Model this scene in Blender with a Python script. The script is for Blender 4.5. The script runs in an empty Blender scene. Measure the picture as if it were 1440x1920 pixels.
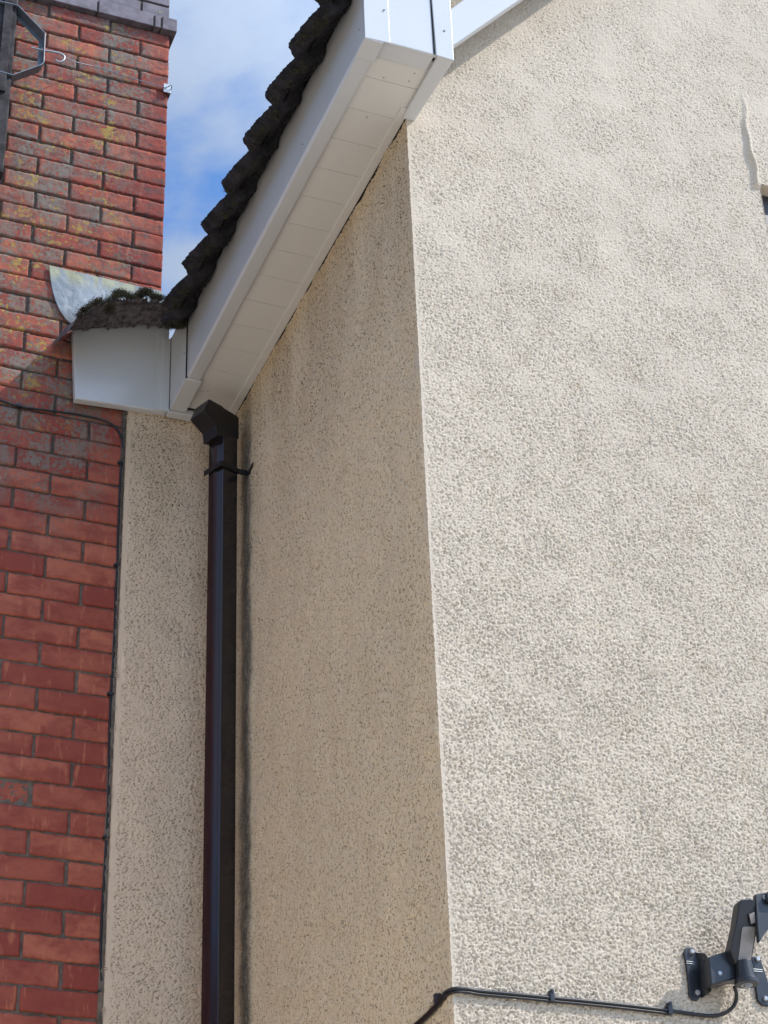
import bpy, bmesh, math, random
import numpy as np
from mathutils import Vector, Matrix
R_ = math.radians
random.seed(4); RNG = np.random.default_rng(7)
SC = bpy.context.scene
COL = SC.collection

# ------------------------------------------------------------------ camera, sky, sun, exposure
H = 1.6                                   # eye height
F = 3876.8; PIT, YAW, ROL = 0.566420471, 0.399196305, -0.0400026846
def _rot():
    cy, sy = math.cos(YAW), math.sin(YAW)
    f = np.array([sy*math.cos(PIT), cy*math.cos(PIT), math.sin(PIT)])
    r0 = np.array([cy, -sy, 0.]); u0 = np.cross(r0, f)
    return r0*math.cos(ROL)+u0*math.sin(ROL), -r0*math.sin(ROL)+u0*math.cos(ROL), f
CR, CU, CF = _rot()
cd = bpy.data.cameras.new('camera'); cam = bpy.data.objects.new('camera', cd); COL.objects.link(cam)
cd.sensor_fit = 'VERTICAL'; cd.sensor_height = 24; cd.sensor_width = 18; cd.lens = 24*F/1920
cd.clip_start = 0.05; cd.clip_end = 3000
cam.matrix_world = Matrix(((CR[0], CU[0], -CF[0], 0), (CR[1], CU[1], -CF[1], 0), (CR[2], CU[2], -CF[2], H), (0, 0, 0, 1)))
SC.camera = cam
SC.render.resolution_x = 768; SC.render.resolution_y = 1024
SC.view_settings.view_transform = 'Standard'; SC.view_settings.look = 'None'
SC.view_settings.gamma = 1; SC.view_settings.exposure = 1.76
SUN = Vector((1.6, -1.0, 2.03)).normalized()
el = math.asin(SUN.z); az = math.atan2(SUN.x, SUN.y)

w = bpy.data.worlds.new('World'); SC.world = w; w.use_nodes = True
nt = w.node_tree; nt.nodes.clear()
wo = nt.nodes.new('ShaderNodeOutputWorld'); bg = nt.nodes.new('ShaderNodeBackground')
sky = nt.nodes.new('ShaderNodeTexSky'); sky.sky_type = 'NISHITA'; sky.sun_disc = False
sky.sun_elevation = el; sky.sun_rotation = az; sky.air_density = 0.75; sky.dust_density = 0.3; sky.ozone_density = 3.0
bg.inputs['Strength'].default_value = 0.15
tc = nt.nodes.new('ShaderNodeTexCoord')
mp = nt.nodes.new('ShaderNodeMapping'); mp.inputs['Scale'].default_value = (1.0, 1.0, 1.9); mp.inputs['Location'].default_value = (4.2711, 5.9173, 5.9977)
n1 = nt.nodes.new('ShaderNodeTexNoise'); n1.inputs['Scale'].default_value = 5.0; n1.inputs['Detail'].default_value = 7
n1.inputs['Roughness'].default_value = 0.55; n1.inputs['Distortion'].default_value = 0.25
rp = nt.nodes.new('ShaderNodeValToRGB'); rp.color_ramp.elements[0].position = 0.36; rp.color_ramp.elements[1].position = 0.60
rp.color_ramp.interpolation = 'EASE'
mx = nt.nodes.new('ShaderNodeMix'); mx.data_type = 'RGBA'
lk = nt.links.new
# clouds glow brighter toward the sun, as real ones do
dt = nt.nodes.new('ShaderNodeVectorMath'); dt.operation = 'DOT_PRODUCT'; dt.inputs[1].default_value = tuple(SUN); lk(tc.outputs['Generated'], dt.inputs[0])
mr = nt.nodes.new('ShaderNodeMapRange'); mr.inputs['From Min'].default_value = 0.35; mr.inputs['From Max'].default_value = 1.0; mr.inputs['To Min'].default_value = 0.64; mr.inputs['To Max'].default_value = 2.6
lk(dt.outputs['Value'], mr.inputs['Value'])
cl = nt.nodes.new('ShaderNodeVectorMath'); cl.operation = 'SCALE'; cl.inputs[0].default_value = (1.35, 1.66, 2.2); lk(mr.outputs[0], cl.inputs['Scale']); lk(cl.outputs[0], mx.inputs['B'])
lk(tc.outputs['Generated'], mp.inputs['Vector']); lk(mp.outputs[0], n1.inputs['Vector']); lk(n1.outputs['Fac'], rp.inputs[0])
tint = nt.nodes.new('ShaderNodeMix'); tint.data_type = 'RGBA'; tint.blend_type = 'MULTIPLY'; tint.inputs['Factor'].default_value = 1
tint.inputs['B'].default_value = (.29, .49, .64, 1); lk(sky.outputs[0], tint.inputs['A'])
lk(rp.outputs[0], mx.inputs['Factor']); lk(tint.outputs['Result'], mx.inputs['A']); lk(mx.outputs['Result'], bg.inputs['Color']); lk(bg.outputs[0], wo.inputs[0])

sl = bpy.data.lights.new('sun', 'SUN'); so = bpy.data.objects.new('sun', sl); COL.objects.link(so)
sl.energy = 1.30; sl.angle = R_(0.53); sl.color = (1.0, 0.955, 0.885)
so.rotation_euler = (-SUN).to_track_quat('-Z', 'Y').to_euler(); so.location = (8, -6, 14)

# ------------------------------------------------------------------ helpers
def ray(x, y): return (x-720)/F*CR - (y-960)/F*CU + CF
def PY(x, y, Y): r = ray(x, y); r = r*(Y/r[1]); return Vector((r[0], r[1], r[2]+H))
def PX(x, y, X): r = ray(x, y); r = r*(X/r[0]); return Vector((r[0], r[1], r[2]+H))
def PZ(x, y, Z): r = ray(x, y); r = r*((Z-H)/r[2]); return Vector((r[0], r[1], r[2]+H))

def empty(name, loc, label, cat, group=None):
    o = bpy.data.objects.new(name, None); COL.objects.link(o); o.location = loc; o.empty_display_size = .1
    o['label'] = label; o['category'] = cat
    if group: o['group'] = group
    return o
def link(name, me, mat, parent=None, label=None, cat=None, kind=None, smooth=False, bevel=0, group=None):
    o = bpy.data.objects.new(name, me); COL.objects.link(o)
    if mat: me.materials.append(mat)
    if parent is not None:
        off = Vector(parent.location); q = parent
        while q.parent: q = q.parent; off = off + Vector(q.location)
        o.parent = parent; o.location = -off
    if label: o['label'] = label
    if cat: o['category'] = cat
    if kind: o['kind'] = kind
    if group: o['group'] = group
    if smooth: me.polygons.foreach_set('use_smooth', [True]*len(me.polygons))
    if bevel:
        m = o.modifiers.new('bevel', 'BEVEL'); m.width = bevel; m.segments = 2; m.limit_method = 'ANGLE'; m.angle_limit = R_(40)
        me.polygons.foreach_set('use_smooth', [True]*len(me.polygons))
        m2 = o.modifiers.new('wn', 'WEIGHTED_NORMAL'); m2.keep_sharp = True
    return o
def mesh(name, v, f):
    me = bpy.data.meshes.new(name); me.from_pydata([tuple(a) for a in v], [], f); me.update(); return me
def fix(me):
    bm = bmesh.new(); bm.from_mesh(me); bmesh.ops.recalc_face_normals(bm, faces=bm.faces); bm.to_mesh(me); bm.free(); return me
class MB:
    def __init__(s): s.v = []; s.f = []
    def add(s, v, f):
        n = len(s.v); s.v += [tuple(a) for a in v]; s.f += [tuple(i+n for i in q) for q in f]; return s
    def box(s, x0, x1, y0, y1, z0, z1):
        return s.add([(x0,y0,z0),(x1,y0,z0),(x1,y1,z0),(x0,y1,z0),(x0,y0,z1),(x1,y0,z1),(x1,y1,z1),(x0,y1,z1)],
              [(0,3,2,1),(4,5,6,7),(0,1,5,4),(1,2,6,5),(2,3,7,6),(3,0,4,7)])
    def prism(s, pts, d):                      # pts: polygon; d: extrusion vector
        n = len(pts); a = [Vector(p) for p in pts]; b = [p+Vector(d) for p in a]
        return s.add(a+b, [tuple(range(n)), tuple(range(2*n-1, n-1, -1))]+[(i, (i+1) % n, n+(i+1) % n, n+i) for i in range(n)])
    def tube(s, pts, r, n=10, cap=True):
        pts = [Vector(p) for p in pts]; rings = []; up = Vector((0, 0, 1)); prev = None
        for i, p in enumerate(pts):
            t = (pts[min(i+1, len(pts)-1)]-pts[max(i-1, 0)]).normalized()
            if prev is None:
                a = up if abs(t.z) < .9 else Vector((1, 0, 0)); u = t.cross(a).normalized()
            else: u = (prev-t*prev.dot(t)).normalized()
            prev = u; v = t.cross(u)
            rr = r[i] if isinstance(r, (list, tuple)) else r
            rings.append([p+u*rr*math.cos(2*math.pi*k/n)+v*rr*math.sin(2*math.pi*k/n) for k in range(n)])
        vv = [q for g in rings for q in g]; ff = []
        for i in range(len(pts)-1):
            for k in range(n): ff.append((i*n+k, i*n+(k+1) % n, (i+1)*n+(k+1) % n, (i+1)*n+k))
        if cap: ff += [tuple(range(n-1, -1, -1)), tuple(range((len(pts)-1)*n, len(pts)*n))]
        return s.add(vv, ff)
    def me(s, name='m'): return fix(mesh(name, s.v, s.f))
def spline(pts, n=8):
    pts = [Vector(p) for p in pts]; out = []
    for i in range(len(pts)-1):
        p0 = pts[max(i-1, 0)]; p1 = pts[i]; p2 = pts[i+1]; p3 = pts[min(i+2, len(pts)-1)]
        for k in range(n):
            t = k/n; out.append(.5*((2*p1)+(p2-p0)*t+(2*p0-5*p1+4*p2-p3)*t*t+(3*p1-p0-3*p2+p3)*t**3))
    return out+[pts[-1]]
def fftnoise(h, w_, dx, dy, lam, bw=0.6, ang=None):      # band-passed noise on a grid, unit variance; dx,dy metres per cell
    W = RNG.standard_normal((h, w_)); fy = np.fft.fftfreq(h, dy)[:, None]; fx = np.fft.rfftfreq(w_, dx)[None, :]
    if ang: 
        c, s_, k = ang; a = fx*c+fy*s_; b = -fx*s_+fy*c; fr = np.sqrt(a*a+(b*k)**2)
    else: fr = np.sqrt(fx*fx+fy*fy)
    fr = np.maximum(fr, 1e-6)
    G = np.exp(-(np.log(fr*lam))**2/(2*bw*bw)); G[0, 0] = 0
    out = np.fft.irfft2(np.fft.rfft2(W)*G, s=(h, w_)); return out/out.std()
def gridmesh(P, keep=None):                             # P: (h,w,3)
    h, w_, _ = P.shape; idx = np.arange(h*w_).reshape(h, w_)
    q = np.stack([idx[:-1, :-1], idx[:-1, 1:], idx[1:, 1:], idx[1:, :-1]], -1)
    q = q.reshape(-1, 4) if keep is None else q[keep]
    used = np.unique(q); mp_ = np.full(h*w_, -1); mp_[used] = np.arange(len(used)); q = mp_[q]; V = P.reshape(-1, 3)[used]
    me = bpy.data.meshes.new('grid'); me.vertices.add(len(V)); me.vertices.foreach_set('co', V.astype(np.float32).ravel())
    me.loops.add(q.size); me.loops.foreach_set('vertex_index', q.astype(np.int32).ravel())
    me.polygons.add(len(q)); me.polygons.foreach_set('loop_start', (np.arange(len(q))*4).astype(np.int32))
    me.update(calc_edges=True); me.polygons.foreach_set('use_smooth', np.ones(len(q), bool)); me.validate(); return me

# ------------------------------------------------------------------ materials
class NT:
    def __init__(s, name, rough=.8, base=(.5,.5,.5), metal=0, spec=.5):
        s.m = bpy.data.materials.new(name); s.m.use_nodes = True; s.t = s.m.node_tree
        s.b = s.t.nodes['Principled BSDF']; s.b.inputs['Base Color'].default_value = (*base, 1)
        s.b.inputs['Roughness'].default_value = rough; s.b.inputs['Metallic'].default_value = metal
        s.b.inputs['Specular IOR Level'].default_value = spec
        s.tc = s.t.nodes.new('ShaderNodeTexCoord')
    def l(s, a, b): s.t.links.new(a, b)
    def noise(s, scale, detail=4, rough=.55, map_=(1,1,1), dist=0, loc=(0,0,0)):
        m = s.t.nodes.new('ShaderNodeMapping'); m.inputs['Scale'].default_value = map_; m.inputs['Location'].default_value = loc
        s.l(s.tc.outputs['Object'], m.inputs['Vector'])
        n = s.t.nodes.new('ShaderNodeTexNoise'); n.inputs['Scale'].default_value = scale; n.inputs['Detail'].default_value = detail
        n.inputs['Roughness'].default_value = rough; n.inputs['Distortion'].default_value = dist
        s.l(m.outputs[0], n.inputs['Vector']); return n.outputs['Fac']
    def ramp(s, x, a, b, va=0., vb=1.):
        r = s.t.nodes.new('ShaderNodeMapRange'); r.interpolation_type = 'SMOOTHSTEP'
        r.inputs['From Min'].default_value = a; r.inputs['From Max'].default_value = b
        r.inputs['To Min'].default_value = va; r.inputs['To Max'].default_value = vb
        s.l(x, r.inputs['Value']); return r.outputs['Result']
    def math(s, op, a, b=0.):
        n = s.t.nodes.new('ShaderNodeMath'); n.operation = op
        for i, q in enumerate((a, b)):
            if hasattr(q, 'links'): s.l(q, n.inputs[i])
            else: n.inputs[i].default_value = q
        return n.outputs[0]
    def mix(s, fac, a, b, blend='MIX'):
        n = s.t.nodes.new('ShaderNodeMix'); n.data_type = 'RGBA'; n.blend_type = blend
        for k, q in (('Factor', fac), ('A', a), ('B', b)):
            if hasattr(q, 'links'): s.l(q, n.inputs[k])
            elif k == 'Factor': n.inputs[k].default_value = q
            else: n.inputs[k].default_value = (*q, 1)
        return n.outputs['Result']
    def xyz(s):
        n = s.t.nodes.new('ShaderNodeSeparateXYZ'); s.l(s.tc.outputs['Object'], n.inputs[0]); return n.outputs
    def attr(s, name):
        n = s.t.nodes.new('ShaderNodeAttribute'); n.attribute_name = name; return n.outputs
    def col(s, c): s.l(c, s.b.inputs['Base Color']); return s
    def rgh(s, c): s.l(c, s.b.inputs['Roughness']); return s
    def bump(s, hgt, strength=.3, dist=.002):
        n = s.t.nodes.new('ShaderNodeBump'); n.inputs['Strength'].default_value = strength; n.inputs['Distance'].default_value = dist
        s.l(hgt, n.inputs['Height']); s.l(n.outputs[0], s.b.inputs['Normal']); return s

def render_gable_mat():
    k = NT('cream_render', .93, (.6,.54,.47), spec=.2)
    a = k.noise(3.2, 5, .6); b = k.noise(14, 4, .6); c = k.mix(k.ramp(a, .30, .72), (.60,.515,.41), (.555,.475,.38))
    c = k.mix(k.math('MULTIPLY', k.ramp(b, .55, .75), .5), c, (.47,.385,.29))
    g = k.ramp(k.noise(420, 2, .6), .62, .78); c = k.mix(k.math('MULTIPLY', g, .35), c, (.30,.27,.23))
    rust = k.ramp(k.noise(2.1, 3, .5, loc=(4, 2, 8)), .66, .76); c = k.mix(k.math('MULTIPLY', rust, .35), c, (.53,.45,.33))
    pit = k.ramp(k.attr('pit')[2], .15, .95); c = k.mix(k.math('MULTIPLY', pit, .52), c, (.30,.245,.185))  # relief shade in the pits is put into the colour too
    return k.col(c).bump(k.noise(520, 3, .6), .35, .0009).m
def render_side_mat(name, base, base2, streak=False, top=5.45, slope=0.):
    k = NT(name, .95, base, spec=.15); X = k.xyz()
    a = k.noise(2.4, 5, .6, (1, 1, .5)); c = k.mix(k.ramp(a, .35, .68), base, base2)
    mo = k.noise(9, 4, .6, (1, 1, .35)); c = k.mix(k.math('MULTIPLY', k.ramp(mo, .5, .75), .35), c, tuple(v*.78 for v in base))
    # dirt that has run down from under the eaves
    hgt = k.ramp(X[2], top-.95, top-.05, 0, 1); st = k.noise(6, 4, .6, (1, 1, .25), loc=(3, 1, 0))
    dirt = k.math('MULTIPLY', hgt, k.ramp(st, .32, .62)); c = k.mix(k.math('MULTIPLY', dirt, .5), c, (.44,.325,.205))
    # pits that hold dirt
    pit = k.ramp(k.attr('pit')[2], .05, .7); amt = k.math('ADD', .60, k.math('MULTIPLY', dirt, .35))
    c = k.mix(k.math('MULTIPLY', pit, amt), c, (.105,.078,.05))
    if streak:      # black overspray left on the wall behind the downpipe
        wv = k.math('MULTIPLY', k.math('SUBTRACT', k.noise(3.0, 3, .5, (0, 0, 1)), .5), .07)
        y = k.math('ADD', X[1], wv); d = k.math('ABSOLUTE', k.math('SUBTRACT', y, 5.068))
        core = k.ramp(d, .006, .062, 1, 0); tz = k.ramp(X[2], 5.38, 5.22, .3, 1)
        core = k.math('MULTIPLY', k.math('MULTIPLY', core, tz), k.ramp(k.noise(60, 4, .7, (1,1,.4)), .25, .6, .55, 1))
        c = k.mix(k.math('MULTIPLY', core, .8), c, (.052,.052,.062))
    return k.col(c).bump(k.noise(420, 3, .6), .3, .001).m
def upvc_mat(name='white_plastic', base=(.575,.585,.60), rough=.2):
    k = NT(name, rough, base)
    c = k.mix(k.ramp(k.noise(3, 2, .4, (1, 1, .4)), .2, .9, 0, .5), base, tuple(v*.93 for v in base))
    c = k.mix(k.ramp(k.noise(90, 3, .6), .68, .78, 0, .35), c, (.45,.42,.36))
    return k.col(c).rgh(k.ramp(k.noise(6, 2), .3, .7, rough, rough+.06)).bump(k.noise(2.5, 1, .3), .10, .004).m
def brick_mat():
    k = NT('red_brick', .9, (.4,.1,.07), spec=.2); X = k.xyz(); at = k.attr('tone'); rnd = at[2]
    c = k.mix(rnd, (.27,.056,.044), (.51,.160,.100))
    c = k.mix(k.ramp(k.noise(13, 4, .6, (1, 1, 1.6)), .35, .7, 0, .8), c, (.27,.058,.046))
    c = k.mix(k.ramp(k.noise(24, 4, .6, (2.4, 1, .5), loc=(1, 3, 2)), .58, .7, 0, .55), c, (.56,.2,.115))
    c = k.mix(k.ramp(k.noise(260, 3, .6), .66, .74, 0, .85), c, (.05,.028,.025))           # iron specks
    up = k.ramp(X[2], 4.7, 6.1); left = k.ramp(X[0], 1.42, 1.12)
    soot = k.math('MULTIPLY', k.ramp(k.noise(22, 7, .75, (1, 1, 1.2), loc=(7, 0, 1)), .44, .66), k.ramp(X[2], 4.9, 6.0, .0, .85))
    c = k.mix(soot, c, (.115,.078,.075))
    left = k.ramp(X[0], 1.50, 1.08); m = k.math('MULTIPLY', k.math('ADD', k.math('MULTIPLY', up, .95), .05), left)
    band = k.ramp(k.noise(11, 3, .5, (1, 1, .12), loc=(2, 0, 7)), .34, .58, .4, 1)
    lich = k.math('MULTIPLY', band, k.ramp(k.math('ADD', k.noise(75, 7, .78), k.math('MULTIPLY', k.noise(9, 4, .6, loc=(0, 0, 5)), .55)), .755, .80)); lich = k.math('MULTIPLY', lich, k.ramp(m, .02, .30))
    c = k.mix(k.math('MULTIPLY', lich, .92), c, k.mix(k.noise(300, 3, .7), (.29,.27,.225), (.12,.10,.088)))
    ol = k.math('MULTIPLY', k.ramp(k.math('ADD', k.noise(60, 6, .75, loc=(2, 2, 2)), k.math('MULTIPLY', k.noise(11, 3, .6, loc=(9, 0, 3)), .8)), 1.00, 1.03), k.ramp(m, .30, .65))
    c = k.mix(k.math('MULTIPLY', ol, .9), c, k.mix(k.noise(20, 2), (.36,.29,.09), (.42,.25,.06)))
    wh = k.math('MULTIPLY', k.ramp(k.noise(330, 4, .7, loc=(5, 5, 5)), .66, .71), k.ramp(X[2], 4.6, 5.3)); wh = k.math('MULTIPLY', wh, left)
    c = k.mix(wh, c, (.55,.53,.50))
    return k.col(c).bump(k.math('ADD', k.noise(240, 5, .75), k.math('MULTIPLY', lich, .5)), .75, .002).m
def mortar_mat():
    k = NT('mortar', .97, (.2,.17,.14), spec=.1); X = k.xyz()
    c = k.mix(k.ramp(k.noise(30, 5, .7), .35, .65), (.21,.175,.145), (.13,.105,.085))
    c = k.mix(k.ramp(X[2], 4.7, 5.3, 0, .75), c, (.075,.06,.052))  # upper joints darkened in colour to stand in for shadow in their recess
    l = k.math('MULTIPLY', k.ramp(k.noise(120, 5, .75), .56, .64), k.ramp(X[2], 5.0, 5.8, 0, .8)); c = k.mix(l, c, (.26,.25,.19))
    return k.col(c).bump(k.noise(300, 4, .7), .8, .003).m
def slate_brick_mat():
    k = NT('blue_brick', .7, (.13,.115,.135), spec=.4)
    c = k.mix(k.ramp(k.noise(20, 5, .6), .35, .65), (.20,.175,.205), (.12,.105,.125)); c = k.mix(k.ramp(k.noise(170, 5, .7), .6, .68, 0, .8), c, (.04,.038,.036))
    c = k.mix(k.ramp(k.noise(30, 3, .6, loc=(3,3,3)), .66, .72, 0, .8), c, (.36,.31,.10))
    return k.col(c).bump(k.noise(200, 4, .7), .5, .002).m
def tile_mat():
    k = NT('concrete_tile', .95, (.05,.04,.045), spec=.25)
    c = k.mix(k.ramp(k.noise(22, 5, .7), .35, .65), (.044,.040,.047), (.018,.017,.021)); c = k.mix(k.ramp(k.noise(150, 5, .75), .60, .68, 0, .5), c, (.075,.066,.062))
    return k.col(c).bump(k.noise(120, 6, .75), .9, .006).m
def verge_mat():
    k = NT('weathered_verge', .95, (.1,.08,.075), spec=.2)
    c = k.mix(k.ramp(k.noise(26, 5, .7, (1.6, 1, .5)), .38, .62), (.185,.165,.168), (.065,.058,.064)); c = k.mix(k.ramp(k.noise(90, 5, .75), .60, .70, 0, .5), c, (.22,.19,.18))
    return k.col(c).bump(k.noise(110, 6, .75, (1.3, 1, .5)), .9, .006).m
def moss_mat():
    k = NT('moss', 1, (.05,.055,.03), spec=.1)
    c = k.mix(k.noise(60, 4, .7), (.022,.021,.014), (.095,.088,.055)); return k.col(c).m
def lead_mat():
    k = NT('lead_sheet', .62, (.4,.44,.47), metal=.15); X = k.xyz()
    c = k.mix(k.ramp(k.noise(9, 5, .6, (1, 1, .4)), .3, .7), (.33,.37,.41), (.18,.215,.25))
    c = k.mix(k.ramp(k.noise(22, 5, .7, (1, 1, .6)), .50, .72, 0, .45), c, (.44,.475,.50))
    y = k.math('MULTIPLY', k.ramp(X[2], 5.87, 5.935, 0, .5), k.ramp(k.noise(26, 4, .6, (1, 1, .3)), .42, .60)); c = k.mix(k.math('MULTIPLY', y, .9), c, (.46,.42,.12))
    c = k.mix(k.ramp(X[2], 5.80, 5.73, 0, .8), c, (.09,.09,.095))
    return k.col(c).bump(k.noise(11, 4, .6), .7, .012).m
def simple(name, base, rough, metal=0, bumps=.1, dark=.75, sc=30):
    k = NT(name, rough, base, metal); c = k.mix(k.ramp(k.noise(sc, 4, .6), .4, .7, 0, .8), base, tuple(v*dark for v in base))
    return k.col(c).rgh(k.ramp(k.noise(sc*1.7, 4), .3, .7, rough*.85, min(1, rough*1.2))).bump(k.noise(sc*6, 4), bumps, .001).m

def glossy(name, base, rough, *a):
    m_ = simple(name, base, rough, *a); b_ = m_.node_tree.nodes['Principled BSDF']; b_.inputs['Specular IOR Level'].default_value = .75; b_.inputs['Coat Weight'].default_value = .0; b_.inputs['Coat IOR'].default_value = 1.5; b_.inputs['Coat Roughness'].default_value = .05; return m_
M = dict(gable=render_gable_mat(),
    side=render_side_mat('tan_render_lifted', (.70,.565,.40), (.65,.53,.385), True),  # weathered tan; base also lifted to stand in for fill light
    back=render_side_mat('tan_render_bounce', (.745,.575,.425), (.695,.545,.41), False, 5.43),  # pink bounce from the brick is put into this base colour
    bead=simple('render_bead', (.42,.36,.29), .9), upvc=upvc_mat(), soffit=upvc_mat('white_soffit_plastic', (.66,.645,.615), .38),
    brick=brick_mat(), mortar=mortar_mat(), blue=slate_brick_mat(), tile=tile_mat(), verge=verge_mat(), moss=moss_mat(), lead=lead_mat(),
    pipe=glossy('dark_brown_plastic', (.014,.0105,.013), .17, 0, .03, .9, 8), blackp=simple('black_plastic', (.009,.009,.011), .38),
    black=simple('black_powder_coat', (.020,.022,.028), .33, 0, .15), steel=simple('zinc_steel', (.40,.42,.44), .45, .7),
    galv=simple('galvanised_strap', (.20,.235,.28), .48, .55, .2), mast=simple('weathered_mast', (.022,.018,.021), .8, .1, .5, .5, 18),
    tape=simple('faded_tape', (.27,.24,.215), .45), gap=simple('dark_gap', (.012,.012,.013), .9), screw=simple('screw_head', (.09,.09,.1), .5, .4),
    glass=NT('window_glass', .04, (.02,.025,.03)).m, ground=simple('gravel_ground', (.50,.45,.37), .95, 0, .9, .6, 12),
    wood=simple('dark_window_frame', (.02,.018,.022), .4), hed=simple('fill_house_render', (.72,.62,.48), .9, 0, .4, .7, 6))

# ------------------------------------------------------------------ ground
gs = 400
g = link('ground', mesh('ground', [(-gs,-gs,0),(gs,-gs,0),(gs,gs,0),(-gs,gs,0)], [(0,1,2,3)]), M['ground'], kind='structure')

# ------------------------------------------------------------------ the rendered house
XS = 1.684; YG = 3.731; YB = 5.25; ZS = 3.846+H         # side wall, front wall, rear wall, soffit level
SL = math.radians(49); cs, sn = math.cos(SL), math.sin(SL)
RX, RZ = 1.40, 4.00+H                                   # eaves line of the tiles
def roofz(X): return RZ+(X-RX)*math.tan(SL)
XR = 4.1
house = empty('rendered_house', (XS, YG, 0), 'cream roughcast house corner with white plastic eaves and dark roof tiles', 'house')

def field(nx, nz, dx, dz, amp, lam, pits=1.0, pth=.70, ang=(math.cos(-.75), math.sin(-.75), .62)):
    a = fftnoise(nz, nx, dx, dz, lam, .66, ang); b = fftnoise(nz, nx, dx, dz, lam*.45, .5); big = fftnoise(nz, nx, dx, dz, .22, .5); mid = fftnoise(nz, nx, dx, dz, .045, .5)
    n = a*.85+b*.42+.30*fftnoise(nz, nx, dx, dz, lam*2.3, .5)
    h = -np.log1p(np.exp(-(n+.15)*1.9))/1.9*1.35+.25*np.tanh(n); h = h-h.mean()
    md = fftnoise(nz, nx, dx, dz, .25, .9)
    big_p = fftnoise(nz, nx, dx, dz, lam*1.5, .35); h = h-np.clip(big_p-1.15, 0, 1.2)*1.5
    m = np.clip(1.0+.09*md, .7, 1.3)
    p = np.clip((-(n)-pth)/1.1, 0, 1)*np.clip(.95+.12*md, .3, 1.3)
    return h*amp*m, big, mid, p*pits

# front wall: dense grid where the photograph looks, coarse elsewhere
dx = dz = .0022
xs = np.arange(XS, 3.02, dx); zs = np.arange(1.28+H, 4.72+H, dz)
nx, nz = len(xs), len(zs)
h, big, mid, p = field(nx, nz, dx, dz, .00180, .0100, 1.0, .95)
XX, ZZ = np.meshgrid(xs, zs)
zf = (ZZ-H-1.3)/3.4
soft = fftnoise(nz, nx, dx, dz, .35, .6); soft = np.clip(1-.30*np.clip(soft-.1, 0, 1.2)*np.clip(zf*1.6-.25, 0, 1), .4, 1)
h = h*(1.20-.66*zf)*soft; p = p*(1.05-.60*zf)*soft
edge = np.clip((XX-XS)/.012, 0, 1)
Hh = h*edge+big*.00042*np.clip((XX-XS)/.08, 0, 1)+mid*.00012*edge
# raised, hand-trowelled render round the window head
wx, wz = 2.781, 3.928+H
e1 = XX-(2.760+.004*np.sin((ZZ-H)*21)+.003*np.sin((ZZ-H)*57)+.06*np.clip(ZZ-H-4.12, 0, 1)); top = ZZ-(3.918+H+.05*np.clip(2.80-XX, 0, 1))
sm = lambda t: t*t*(3-2*t)
rs = sm(np.clip(e1/.016+.5, 0, 1))*sm(np.clip(top/.012+.5, 0, 1)); fade = np.clip((4.32+H-ZZ)/.25, 0, 1)
ridge = np.exp(-((e1-.008)/.0055)**2)*sm(np.clip(top/.012+.5, 0, 1))*.006
Hh = Hh+(rs*.008+ridge*.9)*fade
Hh = Hh+.0003*fftnoise(nz, nx, dx, dz, .022, .5)*np.clip(rs*fade, 0, 1)
P = np.stack([XX-(1-edge)*.0006*np.clip(fftnoise(nz, nx, dx, dz, .018, .7), -1.8, 1.2)*(XX < XS+.004), YG-Hh, ZZ], -1)
for path in ([(1313, 1757), (1322, 1750), (1332, 1744)], [(1384, 1603), (1405, 1600), (1424, 1592), (1434, 1575), (1437, 1530), (1431, 1480), (1420, 1445)], [(1075, 1762), (1110, 1766), (1150, 1759), (1190, 1757)], [(1215, 560), (1222, 600), (1219, 640)]):
    q = [PY(a, b, YG) for a, b in path]; q = spline(q, 30)
    for i_, c in enumerate(q):
        i1 = int((c.x-xs[0])/dx+.5); j1 = int((c.z-zs[0])/dz+.5+.8*math.sin(i_*.9))
        if 0 <= i1 < nx and 0 <= j1 < nz: p[j1, i1] = 1.1; P[j1, i1, 1] += .0012
xc = (XX[:-1, :-1]+dx/2); zc = (ZZ[:-1, :-1]+dz/2)
keep = (zc < RZ+(xc-RX)*math.tan(SL)-.06) & ~((xc > wx) & (zc < wz))
me = gridmesh(P, keep)
used_q = np.arange(nx*nz).reshape(nz, nx); qq = np.stack([used_q[:-1, :-1], used_q[:-1, 1:], used_q[1:, 1:], used_q[1:, :-1]], -1)[keep]
def set_pit(me, p, qq):
    at = me.attributes.new('pit', 'FLOAT', 'POINT'); at.data.foreach_set('value', p.ravel()[np.unique(qq)].astype(np.float32))
set_pit(me, p*edge, qq)
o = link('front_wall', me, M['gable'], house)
# the rest of the front wall, plain, round the dense part
xm = xs[-1]; z0 = zs[0]; z1 = zs[-1]; xe = 2*XR-XS
m = MB()
def wallpoly(pts): n = len(m.v); m.v += [(a, YG, b) for a, b in pts]; m.f.append(tuple(range(n, n+len(pts))))
wallpoly([(XS, 0), (xe, 0), (xe, z0), (XS, z0)])
wallpoly([(xm, wz), (xe, wz), (xe, z1), (xm, z1)]); wallpoly([(xm+.9, z0), (xe, z0), (xe, wz), (xm+.9, wz)])
wallpoly([(wx, z0), (xm+.9, z0), (xm+.9, wz-1.25), (wx, wz-1.25)]) if False else None
rt = lambda X: RZ+(XR-RX)*math.tan(SL)-abs(X-XR)*math.tan(SL)-.06
xa = RX+(z1-RZ+.06)/math.tan(SL)
wallpoly([(xa, z1), (2*XR-xa, z1), (XR, rt(XR))])
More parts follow.
